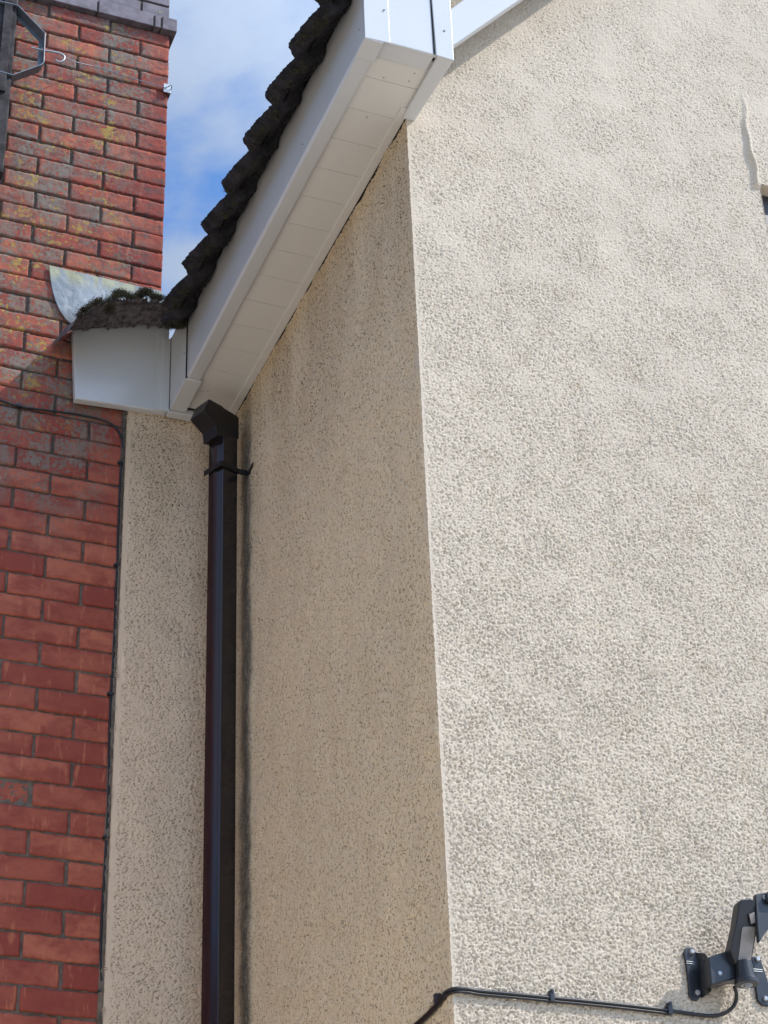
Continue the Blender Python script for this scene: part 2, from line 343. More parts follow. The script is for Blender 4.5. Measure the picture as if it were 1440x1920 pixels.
# window reveal
Y2 = YG+.09; X2 = xm+.9; zb = z0
m.add([(wx, YG-.008, wz), (X2, YG, wz), (X2, Y2, wz), (wx, Y2, wz)], [(0, 1, 2, 3)])
m.add([(wx, YG, zb), (wx, YG-.002, wz), (wx, Y2, wz), (wx, Y2, zb)], [(0, 1, 2, 3)])
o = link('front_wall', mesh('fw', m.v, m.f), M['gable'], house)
win = MB(); win.box(wx-.002, wx+.07, YG+.03, Y2+.02, zb, wz-.002); win.box(wx+.07, X2, YG+.03, Y2+.02, wz-.07, wz-.002)
wf = link('window_frame', win.me(), M['wood'], house, bevel=.003)
gl = MB(); gl.box(wx+.07, X2, YG+.06, YG+.066, zb, wz-.07); link('glass', gl.me(), M['glass'], wf)

cf = MB(); cf.box(XS+.0022, XS+.03, YG+.0022, YG+.03, zs[0]-.01, ZS+.01); link('corner_backing', cf.me(), M['gable'], house)  # hidden strip added to stop sky showing through the corner seam
# side wall (in shade)
dy, dz = .0026, .0026
ys = np.arange(YG, YB+.004, dy); zs2 = np.arange(1.2+H, ZS+.004, dz); ny, nz2 = len(ys), len(zs2)
h, big, mid, p = field(ny, nz2, dy, dz, .0017, .0125, 1.5, .50, (1.0, 1e-6, .55))
YY, ZZ = np.meshgrid(ys, zs2); edge = np.clip((YY-YG)/.012, 0, 1)
Hh = h*edge+big*.0016*edge+mid*.0005*edge
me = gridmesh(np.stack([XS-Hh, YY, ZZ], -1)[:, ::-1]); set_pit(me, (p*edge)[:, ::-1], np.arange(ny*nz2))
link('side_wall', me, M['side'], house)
m = MB(); m.add([(XS, YG, 0), (XS, YB, 0), (XS, YB, zs2[0]), (XS, YG, zs2[0])], [(0, 3, 2, 1)]); link('side_wall', mesh('sw', m.v, m.f), M['side'], house)
# rear wall, set back
XB0 = 1.344
xs3 = np.arange(XB0, XS+.004, .0028); zs3 = np.arange(1.7+H, ZS+.25, .0028); n3, k3 = len(xs3), len(zs3)
h, big, mid, p = field(n3, k3, .0028, .0028, .0014, .0105, 1.2, .8, (1.0, 1e-6, .55))
XX, ZZ = np.meshgrid(xs3, zs3); bd = np.clip((XX-XB0-.014)/.006, 0, 1)
jag = .0022*fftnoise(k3, 4, .0028, .5, .16, .6)[:, :1]
Hh = h*bd+big*.0012*bd
me = gridmesh(np.stack([XX+(XX < XB0+.004)*jag-.010*(ZZ-5.4)*0, YB-Hh, ZZ], -1)); set_pit(me, p*bd, np.arange(n3*k3))
link('rear_wall', me, M['back'], house)
m = MB(); m.box(XB0, XS, YB+.0, YB+.012, 0, zs3[0]); m.add([(XB0, YB, zs3[0]), (XB0, YB+.013, zs3[0]), (XB0, YB+.013, zs3[-1]), (XB0, YB, zs3[-1])], [(0, 1, 2, 3)])
link('rear_wall', m.me(), M['back'], house)

# roof: rolled tiles at the eaves
def roll(Y):                                           # cross-section height of the tile, saw-toothed roll
    t = ((Y-3.753)/.1937) % 1.0                        # t=0 at a roll top; falls slowly toward lower Y
    u = 1-t
    return .036*(np.where(u > .93, np.cos((1-u)/.07*math.pi/2)*.5+.5-.5*(1-u)/.07*0, 0)*0+np.clip(np.where(u > .92, (u-.92)/.08, 1-(np.clip(u, 0, 1)/.92)**1.25), 0, 1)**.85)
def tiles(name, Y0, Y1, parent):
    ny = int((Y1-Y0)/.004); Ys = np.linspace(Y0, Y1, ny); v = []; q = []
    prof = roll(Ys); no = fftnoise(64, ny, .01, .004, .04, .7)+.8*fftnoise(64, ny, .01, .004, .012, .5)
    cols = 0; rows = []
    for c in range(0, 12):
        s0 = c*.30; lift = 0.0
        ss = [(s0+.35, .0, 0), (s0+.12, .014, 0), (s0+.02, .022, 0), (s0+.002, .020, 0), (s0, .012, 0), (s0, -.004, 1), (s0+.004, -.014, 1), (s0+.05, -.016, 1), (s0+.2, -.02, 1)]
        if c > 0: ss = ss[:6]
        for j, (s, t, under) in enumerate(ss):
            rr = no[(c*9+j) % 64]*.0013
            hh = prof*(1.0 if not under else .8)+t+rr; s_ = s+no[(c*5+j+20) % 64]*.0022*(1 if j in (3, 4, 5, 6) else 0)
            rows.append((np.stack([RX+s_*cs-hh*sn, Ys, RZ+s_*sn+hh*cs-.022*cs], -1), c))
    V = np.concatenate([r[0] for r in rows]); f = []
    for i in range(len(rows)-1):
        if rows[i][1] != rows[i+1][1]: continue
        a = i*ny
        for k in range(ny-1): f.append((a+k, a+k+1, a+ny+k+1, a+ny+k))
    me = mesh(name, V, f); fix(me)
    return link(name, me, M['tile'], parent, smooth=True)
tiles('roof_tiles', 3.455, 5.0, house)
m = MB(); m.prism([(1.480, 4.985, 4.075+H), (1.480, 4.985, 4.03+H), (1.66, 4.985, 4.06+H), (1.66, 4.985, 4.28+H)], (0, .262, 0)); link('hidden_filler', m.me(), M['tile'], house)  # hidden block added to keep sun off the boxed return
L = (XR-RX)/cs
m = MB(); a0 = Vector((RX+.14*cs, 3.46, RZ+.14*sn-.036)); 
m.prism([a0, a0+Vector((0, 3.6, 0)), a0+Vector(((L-.14)*cs, 3.6, (L-.14)*sn)), a0+Vector(((L-.14)*cs, 0, (L-.14)*sn))], (sn*.03, 0, -cs*.03))
b0 = Vector((2*XR-RX, 3.46, RZ-.036)); m.prism([b0, b0+Vector((0, 3.6, 0)), b0+Vector((-L*cs, 3.6, L*sn)), b0+Vector((-L*cs, 0, L*sn))], (-sn*.03, 0, -cs*.03))
link('roof_boarding', m.me(), M['tile'], house)
# felt and bedding between tile and fascia, ragged; shade there put in as near-black
ny = 420; Ys = np.linspace(3.50, 5.06, ny); n_ = fftnoise(4, ny, .004, .004, .05, .9); n2_ = fftnoise(4, ny, .004, .004, .18, .5)
low = 4.037+H+n_[0]*.0035+n2_[1]*.006+.012*np.clip((Ys-4.6)/.5, 0, 1)*0; low = low+.008+.022*(roll(Ys)/.036-.5)
rows = [np.stack([np.full(ny, 1.4715), Ys, low+.05], -1), np.stack([1.466+n_[1]*.001, Ys, low+.002], -1), np.stack([1.462+n_[2]*.0015, Ys, low+.006], -1), np.stack([1.435+n_[3]*.003, Ys, low+.012], -1), np.stack([np.full(ny, 1.418), Ys, np.full(ny, RZ+.012)], -1)]
V = np.concatenate(rows); f = [(i*ny+k, i*ny+k+1, (i+1)*ny+k+1, (i+1)*ny+k) for i in range(4) for k in range(ny-1)]
link('eaves_bedding', fix(mesh('eb', V, f)), M['gap'], house, smooth=True)

# eaves box
FX = 1.473; YF = 3.49; YE = 5.206
m = MB(); m.prism([(FX, YF+.004, ZS-.004), (FX, 5.232, ZS-.004), (FX, 5.232, 4.075+H), (FX, YF+.004, 4.075+H)], (.012, 0, 0))
m.prism([(FX+.003, YF+.07, ZS-.010), (FX+.048, YF+.07, ZS-.006), (FX+.048, 5.10, ZS-.006), (FX+.003, 5.10, ZS-.010)], (0, 0, .012))
fas = link('fascia', m.me(), M['upvc'], house, bevel=.0055)
# soffit boards running across, each with a groove
m = MB(); y = 3.628
ye = [3.52]+[y+.1232*i for i in range(13)]+[5.245]
for a, b in zip(ye[:-1], ye[1:]): m.box(FX+.044, XS-.008, a+.0007, b-.0007, ZS+.004+random.uniform(-.0004, .0004), ZS+.012)
sof = link('soffit', m.me(), M['soffit'], house, bevel=.0008)
m = MB(); m.box(FX+.02, XS+.01, YF+.02, 5.26, ZS+.0095, ZS+.016); link('soffit_backing', m.me(), M['gap'], house)
m = MB(); m.box(XS-.026, XS-.0015, 3.70, 5.246, ZS-.002, ZS+.006); link('soffit_trim', m.me(), M['soffit'], house, bevel=.002)
# black line between trim and wall
m = MB(); m.box(XS-.0025, XS+.004, YG+.004, 5.246, ZS-.0035, ZS+.004); link('soffit_gap', m.me(), M['gap'], house)
# box end facing the viewer
XE = 1.717
def zcap(X): return roofz(X)-.055
m = MB(); m.prism([(FX+.004, YF, ZS-.002), (XE-.002, YF, ZS-.002), (XE-.002, YF, zcap(XE)), (FX+.004, YF, zcap(FX))], (0, .012, 0))
m.box(FX+.05, XE-.050, YF+.008, YF+.062, ZS-.001, ZS+.006)
be = link('box_end', m.me(), M['upvc'], house, bevel=.003)
m = MB(); m.prism([(FX-.003, YF-.004, ZS-.010), (1.540, YF-.004, ZS-.006), (1.540, YF-.004, zcap(1.54)), (FX-.003, YF-.004, zcap(FX))], (0, .004, 0))
m.box(FX-.003, FX+.0, YF-.004, YF+.062, ZS-.008, 4.07+H)
m.box(FX-.002, FX+.05, YF-.002, YF+.070, ZS-.011, ZS-.003); link('corner_trim', m.me(), M['upvc'], be, bevel=.003)
m = MB(); m.prism([(1.6672, YF-.005, ZS-.007), (XE, YF-.005, ZS-.009), (XE+.004, YF-.005, zcap(XE)+.01), (1.662, YF-.005, zcap(1.66)+.01)], (0, .006, 0))
m.prism([(1.672, YF-.001, ZS-.008), (XE, YF-.001, ZS-.008), (1.706, YG+.0, ZS-.008), (1.672, YG+.0, ZS-.008)], (0, 0, .010))
m.prism([(XE-.004, YF, ZS-.004), (XE, YF, ZS-.004), (XE, YF, zcap(XE)), (XE-.004, YF, zcap(XE))], (-.008, YG-YF, 0))
link('joint_trim', m.me(), M['upvc'], be, bevel=.003)
m = MB(); m.box(1.6615, 1.6655, YF-.0015, YF+.001, ZS-.001, zcap(1.66)); link('joint_gap', m.me(), M['gap'], be)
# raking board up the front wall
YR = 3.600
p0 = PY(851, 83, YR); p1 = PY(971, 0, YR); s_ = (p1.z-p0.z)/(p1.x-p0.x)
rb = lambda X: p0.z+(X-p0.x)*s_
m = MB(); xa_, xb_ = 1.70, XR
m.prism([(xa_, YR, rb(xa_)), (xb_, YR, rb(xb_)), (xb_, YR, rb(xb_)+.30), (xa_, YR, rb(xa_)+.13)], (0, .012, 0))
m.prism([(xa_, YR+.001, rb(xa_)-.002), (xb_, YR+.001, rb(xb_)-.002), (xb_, YR+.001, rb(xb_)+.008), (xa_, YR+.001, rb(xa_)+.008)], (0, .026, 0))
m.prism([(2*XR-xa_, YR, rb(xa_)), (xb_, YR, rb(xb_)), (xb_, YR, rb(xb_)+.30), (2*XR-xa_, YR, rb(xa_)+.13)], (0, .012, 0))
link('barge_board', m.me(), M['upvc'], house, bevel=.003)
m = MB(); m.prism([(xa_+.01, YR+.012, rb(xa_)+.10), (xb_, YR+.012, rb(xb_)+.10), (xb_, YR+.012, rb(xb_)+.28), (xa_+.01, YR+.012, rb(xa_)+.12)], (0, YG-YR-.012, 0)); link('verge_lining', m.me(), M['upvc'], house)

# far end of the fascia: two joint strips, corner angle and the boxed return that meets the chimney
m = MB(); za = 4.12+H
def fstrip(y0, y1, zb_, pr): m.box(FX-pr, FX+.001, y0, y1, zb_, za); m.box(FX-pr+.001, FX+.05, y0, y1, zb_-.001, zb_+.006)
y35 = PX(350, 711, FX)[1]
fstrip(y35, YE, ZS-.013, .004); jt = link('fascia_joint', m.me(), M['upvc'], fas, bevel=.0025)
m = MB(); fstrip(YE+.003, 5.238, ZS-.020, .006)
m.box(FX-.03, FX-.004, 5.214, 5.220, ZS-.014, za); m.box(FX+.002, FX+.10, YE+.003, 5.244, ZS-.019, ZS+.002); link('corner_angle', m.me(), M['upvc'], fas, bevel=.0025)
for b_ in ((FX-.0052, FX-.0005, YE-.0005, YE+.0035, ZS-.010, za), (FX-.0042, FX-.0002, y35-.003, y35, ZS-.010, za), (FX+.045, XS-.05, YE-.006, YE+.001, ZS+.001, ZS+.004)):
    link('joint_gap', MB().box(*b_).me(), M['gap'], fas)
a = PY(138, 622, 5.222); b = PY(141, 747, 5.222); c = PY(302, 772, 5.222)
m = MB(); m.prism([(b.x, 5.222, b.z), (FX-.006, 5.222, c.z+.004), (FX-.006, 5.222, 4.20+H), (a.x-.002, 5.222, a.z+.01)], (0, .030, 0))
link('fascia_return', m.me(), M['upvc'], house, bevel=.005)
m = MB(); m.box(1.425, FX-.008, 5.2175, 5.221, c.z+.003, 4.16+H); link('return_trim', m.me(), M['upvc'], house, bevel=.0015)
for q in ((720, 19), (849-16, 58)):
    p_ = PY(*q, YF-.0055); link('pin', MB().tube([p_, p_+Vector((0, -.0015, 0))], .0026, 8).me(), M['screw'], be)
for q in ((345.5, 662), (315.6, 695)):
    p_ = PX(*q, FX-.005); link('pin', MB().tube([p_, p_+Vector((-.0015, 0, 0))], .0024, 8).me(), M['screw'], fas)
for q in ((673.5, 55), (777.5, 137.5), (767, 152), (719.5, 145), (688, 219.5), (390, 733), (567, 270), (497, 445), (640, 420)):
    p_ = PZ(*q, ZS+.0035); link('pin', MB().tube([p_, p_+Vector((0, 0, -.0012))], .0016, 7).me(), M['screw'], sof)

# ------------------------------------------------------------------ small roof edge over the return, with moss
YT = 5.10
top_ = [(133, 616), (143, 594), (160, 583), (185, 572), (212, 560), (240, 557), (268, 560), (300, 561), (325, 566), (352, 556), (385, 530)]
bot_ = [(385, 596), (352, 607), (330, 609), (280, 610), (230, 612.5), (180, 615), (140, 618)]
def dens(pl, n):
    out = []
    for i in range(len(pl)-1):
        for k in range(n): t = k/n; out.append((pl[i][0]*(1-t)+pl[i+1][0]*t, pl[i][1]*(1-t)+pl[i+1][1]*t))
    return out+[pl[-1]]
N = 90; u = np.linspace(0, 1, N)
tx = np.linspace(135, 385, N); tyy = np.interp(tx, [q[0] for q in top_], [q[1] for q in top_]); byy = np.interp(tx, [q[0] for q in bot_[::-1]], [q[1] for q in bot_[::-1]])
nn = fftnoise(20, N, .01, .003, .02, .9); rows = []
grooves = np.zeros(N)
for gx in (158, 168, 205, 252, 281, 303): grooves += np.exp(-((tx-gx)/2.4)**2)
slab_ = np.searchsorted(np.array([158, 168, 205, 252, 281, 303]), tx); off_ = np.array([0, .006, -.004, .004, -.005, .003, 0])[slab_]
for j in range(12):
    t = j/11; r_ = []
    for i in range(N):
        q = PY(tx[i], byy[i]*(1-t)+tyy[i]*t+nn[j][i]*(.35 if j == 0 else .8 if j == 11 else 0), 5.195-.218*t); q.y += grooves[i]*.02+nn[j][i]*.003+off_[i]; r_.append(q)  # forward lean deepened so the overhang shades the return
    rows.append(r_)
for dY, up in ((.03, .015), (.09, .07), (.165, .12)):  # hidden rows added behind the edge to block more sun
    rows.append([Vector((q.x, 4.977+dY*1.7, q.z+up)) for q in rows[11]])
rows = [[Vector((q.x, YB+.002, q.z+.055)) for q in rows[0]]]+rows
V = [q for r_ in rows for q in r_]; f = [(i*N+k, i*N+k+1, (i+1)*N+k+1, (i+1)*N+k) for i in range(len(rows)-1) for k in range(N-1)]
link('eaves_tile_ends', fix(mesh('et', V, f)), M['verge'], house, smooth=True)
# closing stub beside the chimney so nothing is see-through
m = MB(); m.box(1.18, 1.52, 5.225, 5.262, 4.0+H, 4.10+H); link('return_core', m.me(), M['tile'], house)
# moss: many tiny fronds
def fronds(pts, n, rad, size):
    v = []; f = []
    for _ in range(n):
        c = random.choice(pts); p = Vector(c)+Vector((random.gauss(0, rad), random.gauss(0, rad), abs(random.gauss(0, rad*.7))))
        d = Vector((random.gauss(0, 1), random.gauss(0, 1), random.gauss(.5, .8))).normalized(); s = d.orthogonal().normalized()*size*.32; s.rotate(Matrix.Rotation(random.uniform(0, 6.28), 3, d))
        L_ = size*random.uniform(.6, 1.7); k = len(v); b_ = d.cross(s)
        v += [p-s, p+s, p+b_*.8, p+d*L_+s*.4]; f += [(k, k+1, k+3), (k+1, k+2, k+3), (k+2, k, k+3)]
    return v, f
pts = []
for x, y, w_ in ((150, 592, 2), (158, 584, 3), (168, 579, 3), (176, 572, 3), (185, 566, 2), (196, 572, 2), (205, 566, 2), (215, 560, 3), (222, 552, 5), (230, 553, 4), (240, 557, 3), (250, 560, 3), (262, 556, 4), (270, 549, 6), (278, 550, 5), (288, 558, 4), (300, 561, 3), (318, 563, 3), (328, 562, 4), (338, 558, 4), (345, 560, 3), (325, 580, 2), (333, 572, 3), (200, 584, 1), (205, 578, 2)):
    pts += [tuple(PY(x, y, 4.99+random.uniform(.0, .12))) for _ in range(w_)]
for x, y in ((316, 607), (322, 611), (327, 609), (332, 613), (338, 610), (344, 611), (350, 606), (318, 612), (341, 604)): pts += [tuple(PY(x, y, 5.03+random.uniform(0, .05))) for _ in range(3)]
v, f = fronds(pts, 17000, .0080, .0042)
mo = link('moss', mesh('moss', v, f), M['moss'], kind='stuff', label='dark dead moss piled on the tile ends beside the chimney', cat='moss')
v2 = []; f2 = []
# scruffs of moss along the tile noses
for Yk in np.arange(3.50, 5.0, .012):
    if random.random() < .7:
        hh = float(roll(np.array([Yk]))[0]); b_ = Vector((RX-hh*sn, Yk, RZ+hh*cs-.002))
        pts2 = [tuple(b_+Vector((random.uniform(-.002, .02), random.uniform(-.012, .012), random.uniform(-.035, .004)))) for _ in range(5)]
        a_, c_ = fronds(pts2, random.randint(20, 110), .0045, .0048); k = len(v2); v2 += a_; f2 += [tuple(i+k for i in q) for q in c_]
link('moss', mesh('moss2', v2, f2), M['moss'], kind='stuff', label='thin dark moss crust along the rolled tile noses', cat='moss')

# ------------------------------------------------------------------ brick chimney
YK = 5.265
ch = empty('brick_chimney', (1.0, YK, 0), 'red brick chimney stack with lichen and dark cap course', 'chimney')
XEd = 1.449; pitch = .0741; zb0 = 2.072+H
v = []; f = []; tone = []
def brick(x0, x1, z0, z1, yf, depth, t, amp=.0006, nxx=None):
    na = max(3, int((x1-x0)/.0065)); nb = max(3, int((z1-z0)/.0065)); k = len(v)
    n_ = fftnoise(nb+1, na+1, .0065, .0065, .03, .9)*amp; ch_ = RNG.standard_normal((nb+1, na+1))
    tl = random.gauss(0, .0009); tl2 = random.gauss(0, .0012)
    for j in range(nb+1):
        for i in range(na+1):
            a = i/na; b = j/nb; e = min(a*(x1-x0), (1-a)*(x1-x0), b*(z1-z0), (1-b)*(z1-z0))
            rd = .0013*max(0, 1-e/.004)**2
            wob = .0005*math.sin(a*7+t*30)+.0005*math.sin(a*17+t*50)
            X = x0+(x1-x0)*a; Z = z0+(z1-z0)*b+(wob+ch_[j, i]*.0009 if (j in (0, nb)) else 0); X += ch_[i % (nb+1), (i+j) % (na+1)]*.0009 if i in (0, na) else 0
            v.append((X, yf+rd+n_[j, i]+tl2, Z)); tone.append(t)
    for j in range(nb):
        for i in range(na): q = k+j*(na+1)+i; f.append((q, q+1, q+na+2, q+na+1))
    ring = [k+i for i in range(na+1)]+[k+j*(na+1)+na for j in range(1, nb+1)]+[k+nb*(na+1)+i for i in range(na-1, -1, -1)]+[k+j*(na+1) for j in range(nb-1, 0, -1)]
    kb = len(v)
    for q in ring: a = v[q]; v.append((a[0], yf+depth, a[2])); tone.append(t)
    for i in range(len(ring)): j = (i+1) % len(ring); f.append((ring[j], ring[i], kb+i, kb+j))
zcapb = 5.540+H
c0 = int(math.floor((0-zb0)/pitch)); 
zz = zb0+c0*pitch; r = c0
while zz+.066 < zcapb+.01:
    z_ = zz; zt = min(zz+pitch-.0085-random.uniform(-.0015, .0015), zcapb-.004)
    fine = z_ > 1.7+H
    xj = XEd
    first = .1075 if r % 2 else .2205
    a1 = XEd; w_ = first
    while a1 > .40:
        a0 = a1-w_; br = .0045+random.uniform(-.001, .0015)
        if fine and a1 > .80: brick(a0+br, a1-(br if a1 < XEd-.001 else -random.uniform(-.002, .001)), z_, zt, YK+random.gauss(0, .0012), .05, random.random())
        else: MBk = v.extend([(a0+br, YK, z_), (a1-br, YK, z_), (a1-br, YK, zt), (a0+br, YK, zt)]); tone.extend([random.random()]*4); k = len(v); f.append((k-4, k-3, k-2, k-1))
        a1 = a0; w_ = .225 if w_ > .12 and first > .2 or True else w_
        w_ = .2255
    zz += pitch; r += 1
me = mesh('bricks', v, f); at = me.attributes.new('tone', 'FLOAT', 'POINT'); at.data.foreach_set('value', tone)
link('brickwork', me, M['brick'], ch, smooth=True)
m = MB(); m.box(.2, XEd-.005, YK+.0075, YK+.60, 4.55+0*H+.0, zcapb+.30); m.box(.2, XEd-.005, YK+.0065, YK+.60, 0, 4.5502)
link('mortar_bed', m.me(), M['mortar'], ch)
# right-hand return of the stack
v, f, tone = [], [], []
r = 0; zz = zb0+28*pitch
m = MB()
while zz < zcapb-.05:
    m.box(XEd-.02, XEd+.0005, YK+.012, YK+.58, zz+.001, zz+pitch-.0095); zz += pitch
me = m.me(); at = me.attributes.new('tone', 'FLOAT', 'POINT'); at.data.foreach_set('value', [.5]*len(me.vertices)); link('side_bricks', me, M['brick'], ch)
m = MB()
zc_ = zcapb
def course(x_off, z0, z1, proj, breaks):
    xs_ = [XEd+x_off]+[XEd+x_off-b for b in breaks]
    for a, b in zip(xs_[:-1], xs_[1:]): m.box(b+.0035, a-.0035, YK-proj+random.uniform(-.001, .001), YK+.62, z0, z1)
course(.024, zc_, zc_+.062, .024, [.062, .090, .30, .52, .74, .96]); course(.000, zc_+.070, zc_+.135, 0, [.11, .335, .56, .78, 1.0])
course(.000, zc_+.145, zc_+.21, 0, [.225, .45, .67, .9])
link('cap_course', m.me(), M['blue'], ch, bevel=.003)
m = MB(); m.box(.3, XEd+.018, YK-.018, YK+.6, zc_+.004, zc_+.058); m.box(.3, XEd-.006, YK+.006, YK+.6, zc_+.058, zc_+.205); link('cap_mortar', m.me(), M['mortar'], ch)
# lead flashing
fl = [(92, 497), (94, 520), (98, 543), (104, 563), (112, 582), (123, 598), (136, 610), (305, 610), (304.5, 557), (303, 546), (276, 540)]
m = MB(); m.prism([PY(x, y, YK-.010) for x, y in fl], (0, .005, 0))
link('lead_flashing', m.me(), M['lead'], ch, bevel=.002)
m = MB(); m.prism([PY(x, y, YK-.0125) for x, y in [(274, 538.5), (303.5, 545.5), (305.5, 560), (300, 580), (276, 580)]], (0, .003, 0)); link('lead_flashing', m.me(), M['lead'], ch, bevel=.001)

# ------------------------------------------------------------------ mast, its bracket, lashing
pc = PY(30, 60, 5.16); MR = .03
mast = empty('aerial_mast', (pc.x-MR, 5.16, 3.8), 'dark weathered upright mast strapped to the chimney, cut by the left picture edge', 'mast')
m = MB(); m.box(pc.x-.085, pc.x-.003, 5.145, 5.20, 4.6+H, 6.3+H); link('mast_post', m.me(), M['mast'], mast, bevel=.006)
m = MB(); m.box(pc.x-.052, pc.x-.022, 5.136, 5.146, 4.95+H, 5.75+H); link('channel', m.me(), M['mast'], mast, bevel=.002)
bk = empty('mast_bracket', tuple(PY(60, 90, 5.16)), 'galvanised steel cage bracket around the mast on the brick chimney', 'bracket')
front = [(-70, -8), (0, 1.4), (33.8, 9.5), (84.6, 61.4), (82.3, 116.4), (77, 121), (24, 140), (0, 133), (-70, 112)]
Yf = 5.135; Yd = 5.175
A = [PY(x, y, Yf) for x, y in front]; B = [Vector((a.x, Yd, a.z)) for a in A]
cen = Vector((A[0].x, Yd, A[2].z*.5+A[6].z*.5))
ins = []
for i, a in enumerate(B):
    p_ = B[max(i-1, 0)]; n__ = B[min(i+1, len(B)-1)]; t = (n__-p_).normalized(); nr = Vector((t.z, 0, -t.x)); 
    if nr.dot(cen-a) < 0: nr = -nr
    ins.append(a+nr*.014)
V = A+B+ins; n = len(A)
f = [(i, i+1, n+i+1, n+i) for i in range(n-1)]+[(n+i, n+i+1, 2*n+i+1, 2*n+i) for i in range(n-1)]
o = link('strap', mesh('strap', V, f), M['galv'], bk); md = o.modifiers.new('s', 'SOLIDIFY'); md.thickness = .0032; md.offset = 0
bv = o.modifiers.new('b', 'BEVEL'); bv.width = .0008; bv.segments = 2; bv.limit_method = 'ANGLE'
m = MB(); E = lambda x, y: PY(x, y, 5.155)
m.tube(spline([E(58, 89), E(78, 93.5), E(98, 97), (E(112, 99.5))], 5), .0036, 8)
hook = spline([E(112, 99.5), E(118, 103), E(121, 108), E(118, 114), E(111, 116), E(104, 113)], 6); m.tube(hook, .0036, 8)
m.tube([E(77, 93.2), E(81, 94)], .0085, 6)
eb = link('eye_bolt', m.me(), M['steel'], bk, smooth=False, bevel=.0006)
wr = empty('lashing_wire', tuple(PY(200, 130, 5.22)), 'thin twisted wire lashed around the chimney from the mast bracket', 'wire')
wp = [PY(117, 114, 5.158), PY(122, 110, 5.165), PY(133, 113, 5.20), PY(150, 118.5, 5.225), PY(175, 124, 5.245), PY(200, 131, 5.252), PY(240, 144.5, 5.255), PY(280, 156, 5.255), PY(308, 164.5, 5.250), Vector((XEd+.008, YK+.0, PY(316, 166, 5.25).z)), Vector((XEd+.006, YK+.4, PY(316, 166, 5.25).z))]
m = MB(); sp = spline(wp, 10); m.tube(sp, .0016, 6)
sp2 = [q+Vector((0, .0011*math.sin(i*1.3), .0014*math.cos(i*1.3))) for i, q in enumerate(sp)]; m.tube(sp2[:-10], .0009, 5)
link('wire', m.me(), M['galv'], wr, smooth=True)
m = MB(); z_ = PY(309, 164, 5.25).z; m.box(1.428, XEd+.007, 5.250, 5.254, z_-.021, z_+.021); m.box(XEd+.004, XEd+.007, 5.250, 5.290, z_-.021, z_+.021)
link('corner_plate', m.me(), M['steel'], wr, bevel=.0015)

# ------------------------------------------------------------------ downpipe
Ap = PX(0, 0, 1)  # placeholder
A_ = Vector((1.589, 5.03)); u_ = Vector((math.cos(R_(21.8)), math.sin(R_(21.8)))); v_ = Vector((-u_.y, u_.x))
def FP(a, b, z): q = A_+u_*a+v_*b; return Vector((q.x, q.y, z))
dp = empty('downpipe', (A_.x+.01, A_.y+.03, 0), 'glossy dark brown square plastic downpipe in the wall corner', 'downpipe')
prof = [(0.0075, 0), (.062, 0), (.065, .003), (.065, .062), (.062, .065), (.003, .065), (0, .062), (0, .050), (-.001, .034), (.0038, .020), (.0048, .004)]
zt = PY(415, 815, 5.03).z
m = MB(); ring0 = [FP(a, b, 0) for a, b in prof]; m.prism(ring0, (0, 0, zt+.02)); link('pipe', m.me(), M['pipe'], dp, bevel=.0007)
def onfront(x, y, off=0):
    r_ = Vector(ray(x, y)); n__ = Vector((v_.x, v_.y, 0)); P0 = FP(0, off, 0); t = n__.dot(P0)/n__.dot(r_); q = r_*t; return Vector((q.x, q.y, q.z+H))
m = MB(); fr = [(392, 748), (417, 761.5), (420, 765), (444, 779.5), (447.8, 784), (448, 822), (407.5, 816), (405, 797), (382, 770)]
Fp = [onfront(x, y, -.0012) for x, y in fr]; m.prism(Fp, (v_.x*.067, v_.y*.067, 0))
el_ = link('elbow', m.me(), M['blackp'], dp, bevel=.0014)
m = MB(); 
for _ in range(16):
    q = onfront(382+random.uniform(-5, 7), 774+random.uniform(-6, 6), .062); m.tube([q, q+Vector((random.gauss(0, .004), random.gauss(0, .004), random.gauss(0, .004)))], random.uniform(.0008, .0022), 5)
link('debris', m.me(), M['verge'], el_)
zc1 = onfront(420, 872).z; hb = .019
m = MB(); 
def bar(a0, b0, a1, b1, th=.003, z0=None, h_=hb):
    z0 = zc1-h_/2 if z0 is None else z0
    P0 = FP(a0, b0, z0); P1 = FP(a1, b1, z0); d = (P1-P0).normalized(); nn_ = Vector((-d.y, d.x, 0))*th
    m.prism([P0, P1, P1+nn_, P0+nn_], (0, 0, h_))
bar(-.004, -.0045, .069, -.0045); bar(-.004, -.0045, -.004, .078); bar(.066, -.004, .066, .074)
# arm to the wall and flange lying on it
P0 = FP(.066, -.0045, zc1-hb/2); W0 = Vector((XS-.003, 5.052, zc1-hb/2)); m.prism([P0, W0, W0+Vector((0, .004, 0)), P0+Vector((0, .004, 0))], (0, 0, hb))
F0 = PX(467, 881, XS-.003); F1 = PX(476.5, 862, XS-.003)
m.prism([(XS-.004, 5.053, zc1-hb/2-.001), (XS-.004, 5.006, zc1-hb/2+.002), (XS-.004, 4.998, zc1+.0), (XS-.004, 5.003, zc1+.011), (XS-.004, 5.053, zc1+hb/2)], (.0035, 0, 0))
q = FP(.066, .05, zc1-.040); m.tube([q, q+Vector((.016, 0, .004))], .011, 10); q = q+Vector((.003, .004, -.012)); m.tube([q, q+Vector((.010, 0, .006))], .009, 8)
link('pipe_clip', m.me(), M['blackp'], dp, bevel=.001)
m = MB(); q = Vector((XS-.004, 5.022, zc1)); m.tube([q, q+Vector((-.003, 0, 0))], .0042, 8); link('screw', m.me(), M['screw'], dp)

